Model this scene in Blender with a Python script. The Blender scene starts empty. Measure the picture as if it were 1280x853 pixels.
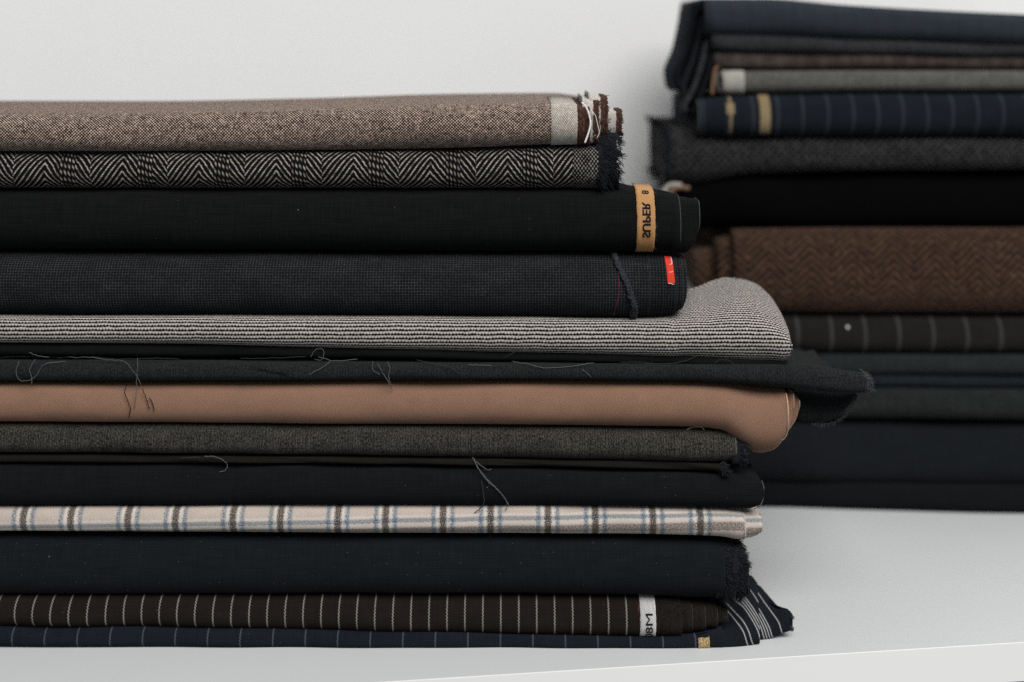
import bpy, bmesh, math, random
from mathutils import Vector

R = random.Random(7)
sc = bpy.context.scene
COL = sc.collection
PI = math.pi

# ------------------------------------------------------------------ camera geometry
FPX = 60.0 / 36.0 * 1280.0          # focal length in photo pixels
CAMD = 1.2                          # camera to the front faces of the near pile
HY = 40.0                           # horizon row in the photo
CAMH = (812 - HY) * CAMD / FPX      # camera height above the shelf
YR = 0.344                          # depth of the far pile's front faces


def PX(px, y):
    return (px - 640.0) * (CAMD + y) / FPX


def PZ(py, y):
    return CAMH - (py - HY) * (CAMD + y) / FPX


# ------------------------------------------------------------------ node maths helper
class S:
    def __init__(s, nt, sock):
        s.nt, s.k = nt, sock

    def _m(s, op, *a):
        n = s.nt.nodes.new('ShaderNodeMath')
        n.operation = op
        for i, q in enumerate((s,) + a):
            if isinstance(q, S):
                s.nt.links.new(q.k, n.inputs[i])
            else:
                n.inputs[i].default_value = q
        return S(s.nt, n.outputs[0])

    def __add__(s, o): return s._m('ADD', o)
    def __radd__(s, o): return s._m('ADD', o)
    def __sub__(s, o): return s._m('SUBTRACT', o)
    def __rsub__(s, o): return (s * -1.0) + o
    def __mul__(s, o): return s._m('MULTIPLY', o)
    def __rmul__(s, o): return s._m('MULTIPLY', o)
    def __truediv__(s, o): return s._m('DIVIDE', o)
    def sin(s): return s._m('SINE')
    def fr(s): return s._m('FRACT')
    def floor(s): return s._m('FLOOR')
    def abs(s): return s._m('ABSOLUTE')
    def min(s, o): return s._m('MINIMUM', o)
    def max(s, o): return s._m('MAXIMUM', o)
    def gt(s, o): return s._m('GREATER_THAN', o)
    def lt(s, o): return s._m('LESS_THAN', o)
    def tri(s): return ((s.fr() - 0.5).abs()) * 2.0       # 1 at whole numbers, 0 half way

    def step(s, a, b, lo=0.0, hi=1.0):
        n = s.nt.nodes.new('ShaderNodeMapRange')
        n.interpolation_type = 'SMOOTHSTEP'
        s.nt.links.new(s.k, n.inputs['Value'])
        for nm, q in (('From Min', a), ('From Max', b), ('To Min', lo), ('To Max', hi)):
            n.inputs[nm].default_value = q
        return S(s.nt, n.outputs['Result'])

    def band(s, c, w, e):
        """1 within w/2 of c, soft over e"""
        return (s - c).abs().step(w / 2 - e, w / 2 + e, 1.0, 0.0)


def mixc(nt, f, a, b):
    n = nt.nodes.new('ShaderNodeMix')
    n.data_type = 'RGBA'
    n.clamp_factor = True
    if isinstance(f, S):
        nt.links.new(f.k, n.inputs[0])
    else:
        n.inputs[0].default_value = f
    for i, q in ((6, a), (7, b)):
        if isinstance(q, (tuple, list)):
            n.inputs[i].default_value = (q[0], q[1], q[2], 1)
        else:
            nt.links.new(q, n.inputs[i])
    return n.outputs[2]


def scalec(nt, c, f):
    """colour times a scalar"""
    n = nt.nodes.new('ShaderNodeVectorMath')
    n.operation = 'SCALE'
    if isinstance(c, (tuple, list)):
        n.inputs[0].default_value = c[:3]
    else:
        nt.links.new(c, n.inputs[0])
    nt.links.new(f.k, n.inputs['Scale'])
    return n.outputs[0]


def noise(nt, u, v, su, sv, detail=2.0, rough=0.55, off=0.0):
    c = nt.nodes.new('ShaderNodeCombineXYZ')
    nt.links.new((u * su + off).k, c.inputs[0])
    nt.links.new((v * sv + off * 1.7).k, c.inputs[1])
    n = nt.nodes.new('ShaderNodeTexNoise')
    n.noise_dimensions = '2D'
    n.inputs['Scale'].default_value = 1.0
    n.inputs['Detail'].default_value = detail
    n.inputs['Roughness'].default_value = rough
    nt.links.new(c.outputs[0], n.inputs['Vector'])
    return S(nt, n.outputs['Fac'])


def specks(nt, u, v, cell, size, frac, seed=0.0):
    """stray pale lint: small round bits in some cells"""
    c = nt.nodes.new('ShaderNodeCombineXYZ')
    nt.links.new((u / cell + seed).k, c.inputs[0])
    nt.links.new((v / cell + seed * 2.3).k, c.inputs[1])
    n = nt.nodes.new('ShaderNodeTexVoronoi')
    n.voronoi_dimensions = '2D'
    n.inputs['Scale'].default_value = 1.0
    nt.links.new(c.outputs[0], n.inputs['Vector'])
    sp = nt.nodes.new('ShaderNodeSeparateColor')
    nt.links.new(n.outputs['Color'], sp.inputs[0])
    d = S(nt, n.outputs['Distance'])
    rnd = S(nt, sp.outputs[0])
    rnd2 = S(nt, sp.outputs[1])
    return (d - rnd2 * (size / cell)).step(-0.3 * size / cell, 0.3 * size / cell, 1.0, 0.0) * rnd.gt(1.0 - frac)


def cloth_mat(name, fn, sheen=0.12, lint=0.0, bump=0.25, rough=0.95, fuzz=0.25, spec=0.025):
    m = bpy.data.materials.new(name)
    m.use_nodes = True
    nt = m.node_tree
    b = nt.nodes['Principled BSDF']
    sd = sum(ord(q) * (i + 3) for i, q in enumerate(name)) % 97 * 1.37
    uv = nt.nodes.new('ShaderNodeUVMap')
    uv.uv_map = 'UVMap'
    sx = nt.nodes.new('ShaderNodeSeparateXYZ')
    nt.links.new(uv.outputs[0], sx.inputs[0])
    u, v = S(nt, sx.outputs[0]), S(nt, sx.outputs[1])
    col, h = fn(nt, u, v)
    # yarn and fibre irregularity
    f = noise(nt, u, v, 0.9, 0.9, 3.0, 0.7, sd) * 0.7 + noise(nt, u, v, 0.035, 0.06, 3.0, 0.6, 31.0 + sd) * 0.3
    col = scalec(nt, col, (f - 0.5) * (fuzz * 4.0) + 1.0)
    if lint > 0:
        g = (specks(nt, u, v, 13.0, 0.55, lint, 3.0 + sd) * 0.30).max(specks(nt, u, v, 47.0, 0.85, lint * 0.4, 9.0 + sd) * 0.7)
        col = mixc(nt, g, col, (0.30, 0.32, 0.33))
    nt.links.new(col, b.inputs['Base Color'])
    b.inputs['Roughness'].default_value = rough
    b.inputs['Specular IOR Level'].default_value = spec
    b.inputs['Diffuse Roughness'].default_value = 0.6
    b.inputs['Sheen Weight'].default_value = sheen * 0.2
    b.inputs['Sheen Roughness'].default_value = 0.5
    if bump > 0:
        hh = noise(nt, u, v, 0.55, 0.55, 3.0, 0.7, 5.0)
        if h is not None:
            hh = hh * 0.5 + h * 0.7
        bn = nt.nodes.new('ShaderNodeBump')
        bn.inputs['Strength'].default_value = bump
        bn.inputs['Distance'].default_value = 0.0008
        nt.links.new(hh.k, bn.inputs['Height'])
        nt.links.new(bn.outputs[0], b.inputs['Normal'])
    return m


def flat_mat(name, c, rough=0.9, sheen=0.1, spec=0.04):
    m = bpy.data.materials.new(name)
    m.use_nodes = True
    nt = m.node_tree
    b = nt.nodes['Principled BSDF']
    n = nt.nodes.new('ShaderNodeTexNoise')
    n.inputs['Scale'].default_value = 900
    n.inputs['Detail'].default_value = 3
    tc = nt.nodes.new('ShaderNodeTexCoord')
    nt.links.new(tc.outputs['Object'], n.inputs['Vector'])
    f = S(nt, n.outputs['Fac'])
    nt.links.new(scalec(nt, c, (f - 0.5) * 1.2 + 1.0), b.inputs['Base Color'])
    b.inputs['Roughness'].default_value = rough
    b.inputs['Sheen Weight'].default_value = sheen * 0.2
    b.inputs['Specular IOR Level'].default_value = spec
    return m


# ------------------------------------------------------------------ weaves (u, v in photo pixels at the cloth)
def plain(c, c2=None, pu=3.1, pv=3.1):
    c2 = c2 or tuple(x * 1.7 for x in c)

    def fn(nt, u, v):
        w = ((u / pu).tri() * (v / pv).tri())
        n = noise(nt, u, v, 0.12, 0.5, 2, 0.6, 12.0)
        st = noise(nt, u, v, 0.55, 0.025, 2, 0.6, 33.0) * 0.5 + noise(nt, u, v, 0.02, 0.5, 2, 0.6, 57.0) * 0.5
        return mixc(nt, w * n * 0.9 + st.step(0.38, 0.68) * 0.45, c, c2), w
    return fn


def birdseye(dark, light, p=3.4):
    def fn(nt, u, v):
        j = noise(nt, u, v, 0.08, 0.08, 2, 0.5, 3.0) * 1.2
        a = ((u + v + j) / p).tri()
        b = ((u - v + j) / p).tri()
        big = noise(nt, u, v, 0.035, 0.05, 3, 0.65, 40.0)
        w = (a + b + (noise(nt, u, v, 0.33, 0.33, 3, 0.7) - 0.5) * 1.7 + (noise(nt, u, v, 0.11, 0.14, 2, 0.6, 14.0) - 0.5) * 0.8 + (big - 0.5) * 0.25).step(1.02, 1.52)
        return mixc(nt, w, dark, light), w
    return fn


def herringbone(dark, light, per=96.5, x0=16.0, pitch=9.8, k=1.4, warm=None):
    def fn(nt, u, v):
        j = (noise(nt, u, v, 0.06, 0.06, 2, 0.5, 3.0) - 0.5) * 3.0
        t = ((u - x0 + j * 0.6) / per).fr() * per
        # '/' to 40, '\' to 57, steep dashes to 78, '\' to 96.5
        a, b, c = 0.41 * per, 0.60 * per, 0.80 * per
        g = t.min(a) * (-k) + (t.min(b).max(a) - a) * k + (t.min(c).max(b) - b) * (-k * 1.9) + (t.max(c) - c) * k
        s = (v + g + j)
        line = (s / pitch).tri().step(0.54, 0.90)
        cl = (t - b) / 4.85
        brick = ((cl.fr() - 0.5).abs().step(0.10, 0.40, 1.0, 0.0)) * ((v + j + t * 1.3) / (pitch * 0.95) + cl.floor() * 0.5).tri().step(0.35, 0.85) * 0.8
        zone = t.gt(b) * t.lt(c)
        dash = ((v - g * 0.55 + t * 0.55) / 5.6 + (s / pitch).floor() * 0.37).tri().step(0.0, 0.6, 0.3, 1.0)
        n = noise(nt, u, v, 0.16, 0.16, 2, 0.6, 8.0).step(0.30, 0.62, 0.25, 1.0)
        w = line * dash * n
        w = (w * (zone * -1.0 + 1.0)).max(brick * zone * n)
        lc = light
        if warm:
            lc = mixc(nt, noise(nt, u, v, 0.05, 0.05, 1, 0.5, 70.0).step(0.58, 0.8), light, warm)
        return mixc(nt, w, dark, lc), w
    return fn


def minicheck(dark, light, p=3.7):
    def fn(nt, u, v):
        a = (u / p).tri().step(0.55, 0.95)
        b = (v / p).tri().step(0.55, 0.95)
        big = noise(nt, u, v, 0.02, 0.045, 4, 0.65, 15.0).step(0.28, 0.78, 0.5, 1.0)
        fine = noise(nt, u, v, 0.35, 0.35, 2, 0.6, 2.0).step(0.3, 0.7, 0.35, 1.0)
        w = a.max(b) * big * fine
        return mixc(nt, w, dark, light), a.max(b)
    return fn


def houndstooth(dark, light, rp=5.25, cp=3.6):
    def fn(nt, u, v):
        j = (noise(nt, u, v, 0.05, 0.05, 2, 0.5, 3.0) - 0.5) * 1.6
        row = (v + j) / rp
        odd = row.floor() * 0.5
        z = (u / cp + odd).tri() * 0.24 - 0.12
        d = ((row + z).fr() - 0.5).abs()
        wl = noise(nt, u, v, 0.28, 0.24, 3, 0.75, 9.0) * 0.56
        w = (d + wl - 0.28).step(0.16, 0.34, 1.0, 0.0) * ((u + odd * 4.0) / cp).tri().step(0.0, 0.45, 0.32, 1.0)
        f = noise(nt, u, v, 0.8, 0.8, 2, 0.6, 19.0).step(0.25, 0.75, 0.7, 1.1)
        return mixc(nt, w * f, dark, light), w
    return fn


def twill(c, c2, p=3.2, k=1.0, amt=1.0):
    def fn(nt, u, v):
        w = ((u + v * k) / p).tri() * ((u * 0.5 - v) / (p * 0.9)).tri()
        n = noise(nt, u, v, 0.5, 0.5, 2, 0.6, 2.0)
        return mixc(nt, w * n * 2.2 * amt, c, c2), w
    return fn


def melange(c, c2, vert=1.0, c3=None):
    def fn(nt, u, v):
        n = noise(nt, u, v, 0.45 * vert, 0.30, 3, 0.7, 4.0)
        m = noise(nt, u, v, 0.04, 0.07, 3, 0.6, 44.0)
        st = noise(nt, u, v, 0.5, 0.02, 2, 0.6, 91.0)
        w = (n * 0.7 + m * 0.12 + st * 0.18).step(0.40, 0.64)
        g = (u / 3.3).tri() * 0.4 + 0.6
        col = mixc(nt, w * g, c, c2)
        if c3:
            col = mixc(nt, noise(nt, u, v, 0.5, 0.5, 2, 0.6, 64.0).step(0.6, 0.72), col, c3)
        return col, n
    return fn


def pinstripe(ground, stripe, per, x0, w=1.5, base2=None, soft=0.6, k=0.0, jag=1.4, amt=1.0):
    g = plain(ground, base2)

    def fn(nt, u, v):
        c, h = g(nt, u, v)
        uu = u + v * k
        ph = ((uu - x0) / per + 0.5).fr() * per - per / 2
        jg = ((v / 4.1).fr() - 0.5) * jag
        b = (ph + jg).band(0.0, w, soft)
        n = noise(nt, u, v, 0.3, 0.6, 2, 0.6, 77.0).step(0.25, 0.5, 0.6, 1.0)
        return mixc(nt, b * n * amt, c, stripe), h
    return fn


def stripes_at(ground, stripe, xs, w=1.5, k=0.0):
    g = plain(ground)

    def fn(nt, u, v):
        c, h = g(nt, u, v)
        uu = u + v * k
        b = None
        for x in xs:
            q = (uu + ((v / 4.1).fr() - 0.5) * 0.8).band(x, w, 0.5)
            b = q if b is None else b.max(q)
        return mixc(nt, b * 0.95, c, stripe), h
    return fn


def plaid(nt, u, v):
    base, white, blue, brown = (0.54, 0.465, 0.41), (0.61, 0.57, 0.525), (0.115, 0.178, 0.232), (0.040, 0.030, 0.024)
    per = 131.4
    nz = noise(nt, u, v, 0.45, 0.45, 3, 0.7, 5.0)
    jit = (nz - 0.5) * 6.5
    t = (u + jit - 28.0 + 40.0) / per
    t = t.fr() * per - 40.0                      # brown bars at 0 and 59.5
    d1, d2 = t.abs(), (t - 59.5).abs()
    d = d1.min(d2) + (u - 905.0).max(0.0)
    n = nz.step(0.3, 0.62, 0.45, 1.0)
    vv = v + 10.0 - u * 0.0188 + jit * 0.8                    # bands drift across the fold
    col = mixc(nt, nz.step(0.35, 0.7), base, tuple(x * 0.86 for x in base))
    col = mixc(nt, d.band(6.4, 3.4, 1.3), col, white)
    hb = vv.band(0.0, 5.0, 0.9)
    hw = vv.band(-15.0, 11.0, 1.0)
    col = mixc(nt, vv.band(5.2, 3.0, 0.7).max(vv.band(-5.4, 4.6, 0.7)) * 0.6, col, white)
    n2 = noise(nt, u, v, 0.6, 0.6, 3, 0.75, 25.0).step(0.32, 0.66, 0.25, 1.0)
    db = d.band(12.0, 5.0, 1.5)
    col = mixc(nt, hb * n2 * 0.88, col, blue)
    col = mixc(nt, hw * n2 * 0.85, col, brown)
    col = mixc(nt, db * (n * n2).step(0.05, 0.75), col, blue)
    col = mixc(nt, db * hb * n2 * 0.8, col, (0.060, 0.10, 0.15))
    col = mixc(nt, db * hw * n2 * 0.7, col, (0.035, 0.05, 0.07))
    br = d.step(2.6, 5.6, 1.0, 0.0)
    col = mixc(nt, br * noise(nt, u, v, 0.8, 0.8, 3, 0.7, 9.0).step(0.34, 0.56, 0.30, 1.0), col, brown)
    return col, nz


def soft_herring(nt, u, v):
    j = (noise(nt, u, v, 0.06, 0.06, 2, 0.5, 3.0) - 0.5) * 4.0
    t = (u + j * 0.5) / 52.0
    ln = ((v + t.tri() * 26.0 + j) / 10.5).tri().step(0.25, 0.75)
    fl = noise(nt, u, v, 0.16, 0.16, 3, 0.7, 8.0)
    c = mixc(nt, (ln * 0.88 + 0.08) * fl.step(0.3, 0.66, 0.35, 1.0), (0.0135, 0.0105, 0.0095), (0.100, 0.054, 0.033))
    c = mixc(nt, noise(nt, u, v, 0.11, 0.13, 2, 0.6, 50.0).step(0.62, 0.78) * 0.7, c, (0.12, 0.08, 0.055))
    c = mixc(nt, noise(nt, u, v, 0.10, 0.12, 2, 0.6, 90.0).step(0.62, 0.74) * 0.8, c, (0.016, 0.016, 0.02))
    return c, ln


M = {}
M['gold_far'] = cloth_mat('far_gold_selvedge', twill((0.17, 0.125, 0.065), (0.38, 0.30, 0.17), 3.0, 1.0), bump=0.4, rough=0.7, spec=0.2)
M['tweed'] = cloth_mat('brown_birdseye_tweed', birdseye((0.034, 0.019, 0.0145), (0.55, 0.44, 0.37), 3.9), bump=0.5, fuzz=0.3)
M['cream_band'] = cloth_mat('cream_selvedge', birdseye((0.28, 0.25, 0.215), (0.66, 0.61, 0.55), 2.9), bump=0.5)
M['brown_wool'] = cloth_mat('brown_wool', melange((0.035, 0.017, 0.012), (0.11, 0.06, 0.045)), bump=0.5)
M['cream_wool'] = cloth_mat('cream_wool', melange((0.40, 0.365, 0.33), (0.60, 0.57, 0.53)), bump=0.5)
M['herring'] = cloth_mat('black_white_herringbone', herringbone((0.005, 0.005, 0.005), (0.44, 0.40, 0.36), warm=(0.36, 0.28, 0.20)), bump=0.5)
M['salt'] = cloth_mat('salt_pepper_edge', birdseye((0.006, 0.006, 0.007), (0.22, 0.20, 0.18), 4.4), bump=0.5)
M['navy_fray'] = flat_mat('navy_fray_yarn', (0.011, 0.0125, 0.0165), sheen=0.35)
M['black'] = cloth_mat('black_worsted', plain((0.0052, 0.0056, 0.0055), (0.0125, 0.0132, 0.0130)), lint=0.05, sheen=0.03)
M['mini'] = cloth_mat('charcoal_minicheck', minicheck((0.0064, 0.0070, 0.0080), (0.058, 0.060, 0.066)), sheen=0.03)
M['hound'] = cloth_mat('grey_houndstooth', houndstooth((0.010, 0.009, 0.008), (0.56, 0.515, 0.475), 5.2, 4.0), bump=0.5)
M['black2'] = cloth_mat('black_lining_wool', plain((0.006, 0.0064, 0.0064), (0.011, 0.0115, 0.0115)), lint=0.05, sheen=0.02)
M['charcoal'] = cloth_mat('charcoal_flannel', melange((0.010, 0.0112, 0.0116), (0.030, 0.0325, 0.0335), 1.3), sheen=0.06)
M['tan'] = cloth_mat('tan_wool', twill((0.192, 0.106, 0.070), (0.390, 0.243, 0.170), 2.95), bump=0.45, fuzz=0.17, sheen=0.1)
M['tan_edge'] = flat_mat('tan_cut_edge', (0.46, 0.28, 0.20), sheen=0.3)
M['brown_mel'] = cloth_mat('grey_brown_melange', melange((0.012, 0.011, 0.0095), (0.095, 0.088, 0.077), 1.6), sheen=0.06)
M['olive'] = cloth_mat('dark_olive', plain((0.0105, 0.0095, 0.0075)), sheen=0.03)
M['ink'] = cloth_mat('ink_black_wool', plain((0.0068, 0.0076, 0.0086), (0.0125, 0.0140, 0.016)), lint=0.05, sheen=0.03)
M['plaid'] = cloth_mat('beige_blue_plaid', plaid, bump=0.5, fuzz=0.2)
M['navy'] = cloth_mat('dark_navy_serge', plain((0.0080, 0.0096, 0.0116), (0.0148, 0.0176, 0.0208)), lint=0.35, sheen=0.03)
M['pin_brown'] = cloth_mat('brown_pinstripe', pinstripe((0.0125, 0.0098, 0.0085), (0.30, 0.275, 0.25), 22.5, 18.5, 1.15), sheen=0.03, lint=0.06)
M['pin_end'] = cloth_mat('brown_plain_end', melange((0.010, 0.008, 0.007), (0.026, 0.021, 0.018), 1.4), sheen=0.03)
M['pin_navy'] = cloth_mat('navy_pinstripe', pinstripe((0.0090, 0.0112, 0.0150), (0.075, 0.088, 0.11), 40.7, 15.0, 1.3), sheen=0.03, lint=0.15)
M['navy_fan'] = cloth_mat('navy_fan_stripe', stripes_at((0.0090, 0.0108, 0.0140), (0.40, 0.40, 0.40), (930, 936.5, 948, 951.5, 955, 958.5, 972), 1.25, 0.27), sheen=0.03)
M['gold'] = cloth_mat('gold_selvedge', twill((0.36, 0.17, 0.055), (0.62, 0.37, 0.16), 2.6, 1.0), bump=0.4, rough=0.6, spec=0.3)
M['gold_pale'] = cloth_mat('pale_gold_selvedge', melange((0.20, 0.125, 0.05), (0.60, 0.46, 0.23), 1.2), bump=0.4, rough=0.6, spec=0.3)
M['silver'] = cloth_mat('white_selvedge', twill((0.40, 0.39, 0.38), (0.66, 0.65, 0.64), 2.6, -1.0), bump=0.4)
M['letter'] = flat_mat('black_lettering', (0.010, 0.011, 0.016))
M['seam'] = flat_mat('slate_seam_yarn', (0.026, 0.029, 0.036))
M['red'] = cloth_mat('red_tag', plain((0.62, 0.045, 0.028), (0.75, 0.08, 0.05)), bump=0.2, fuzz=0.1)
M['white'] = flat_mat('white_thread', (0.72, 0.68, 0.64))
M['red_thread'] = flat_mat('red_thread', (0.22, 0.03, 0.045))
M['thread_dark'] = flat_mat('dark_thread', (0.03, 0.031, 0.032), sheen=0.3)
M['thread_grey'] = flat_mat('grey_thread', (0.095, 0.098, 0.10), sheen=0.3)
M['thread_black'] = flat_mat('black_thread', (0.008, 0.008, 0.008))
M['edge_grey'] = flat_mat('grey_cut_edge', (0.055, 0.058, 0.062), sheen=0.3)
# far pile
M['r_navy'] = cloth_mat('far_navy', pinstripe((0.023, 0.0275, 0.034), (0.026, 0.0305, 0.0375), 26.0, 4.0, 6.0, soft=3.0, jag=0.0), sheen=0.10)
M['r_slate'] = cloth_mat('far_slate', melange((0.020, 0.0215, 0.024), (0.050, 0.053, 0.058)), sheen=0.05)
M['r_brownchk'] = cloth_mat('far_brown_check', pinstripe((0.026, 0.020, 0.0185), (0.085, 0.068, 0.060), 27.0, 4.0, 9.0, base2=(0.125, 0.10, 0.09), soft=4.0, jag=3.0, amt=0.6), sheen=0.05)
M['r_grey'] = cloth_mat('far_grey', melange((0.065, 0.064, 0.059), (0.165, 0.162, 0.15)), sheen=0.1)
M['r_cream'] = cloth_mat('far_cream', melange((0.30, 0.29, 0.26), (0.45, 0.43, 0.39)), sheen=0.1)
M['r_pin'] = cloth_mat('far_navy_pinstripe', pinstripe((0.0095, 0.0120, 0.0160), (0.032, 0.038, 0.047), 31.3, 3.0, 3.0, soft=1.2, jag=0.6), sheen=0.04)
M['r_char'] = cloth_mat('far_charcoal', birdseye((0.007, 0.007, 0.0072), (0.066, 0.066, 0.067), 9.5), sheen=0.05, fuzz=0.4)
M['r_black'] = cloth_mat('far_black', plain((0.0018, 0.0019, 0.0019), (0.003, 0.0032, 0.0032)), sheen=0.0, fuzz=0.1)
M['r_brown'] = cloth_mat('far_brown_herringbone', soft_herring, sheen=0.1, fuzz=0.5)
M['r_stripe'] = cloth_mat('far_brown_stripe', pinstripe((0.0135, 0.0125, 0.012), (0.062, 0.057, 0.053), 42.5, 1040.0, 3.0, soft=1.6, jag=0.6), sheen=0.04)
M['r_teal'] = cloth_mat('far_slate_green', melange((0.014, 0.0165, 0.0175), (0.032, 0.038, 0.040)), sheen=0.05)
M['r_ink'] = cloth_mat('far_ink_blue', melange((0.010, 0.0130, 0.0165), (0.022, 0.028, 0.034)), sheen=0.05)
M['r_green'] = cloth_mat('far_dark_green', melange((0.0125, 0.0145, 0.0142), (0.031, 0.036, 0.035)), sheen=0.05)
M['r_dnavy'] = cloth_mat('far_dark_navy', plain((0.0096, 0.0112, 0.0134), (0.015, 0.0172, 0.0205)), sheen=0.04, fuzz=0.15)
M['r_dblack'] = cloth_mat('far_bottom_black', plain((0.0072, 0.0078, 0.0086), (0.011, 0.012, 0.0135)), sheen=0.03, fuzz=0.15)
M['r_tan'] = flat_mat('far_tan_edge', (0.17, 0.10, 0.065))


# ------------------------------------------------------------------ mesh helpers
def link(name, me, mat, parent=None, smooth=True, kind=None):
    if mat:
        me.materials.append(mat)
    if smooth:
        for p in me.polygons:
            p.use_smooth = True
    o = bpy.data.objects.new(name, me)
    COL.objects.link(o)
    if parent:
        o.parent = parent
        o.location = -parent.location
    if kind:
        o['kind'] = kind
    return o


def interp(pts, x, k):
    """monotone-ish smooth interpolation of column k over column 0"""
    if x <= pts[0][0]:
        return pts[0][k]
    if x >= pts[-1][0]:
        return pts[-1][k]
    for i in range(len(pts) - 1):
        a, b = pts[i], pts[i + 1]
        if a[0] <= x <= b[0]:
            h = b[0] - a[0]
            t = (x - a[0]) / h
            d = (b[k] - a[k]) / h

            def slope(j):
                if j <= 0 or j >= len(pts) - 1:
                    return (b[k] - a[k]) / h
                s0 = (pts[j][k] - pts[j - 1][k]) / (pts[j][0] - pts[j - 1][0])
                s1 = (pts[j + 1][k] - pts[j][k]) / (pts[j + 1][0] - pts[j][0])
                if s0 * s1 <= 0:
                    return 0.0
                return 2 * s0 * s1 / (s0 + s1)
            m0, m1 = slope(i) * h, slope(i + 1) * h
            return ((2 * t ** 3 - 3 * t * t + 1) * a[k] + (t ** 3 - 2 * t * t + t) * m0 +
                    (-2 * t ** 3 + 3 * t * t) * b[k] + (t ** 3 - t * t) * m1)


NPHI = 26


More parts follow.
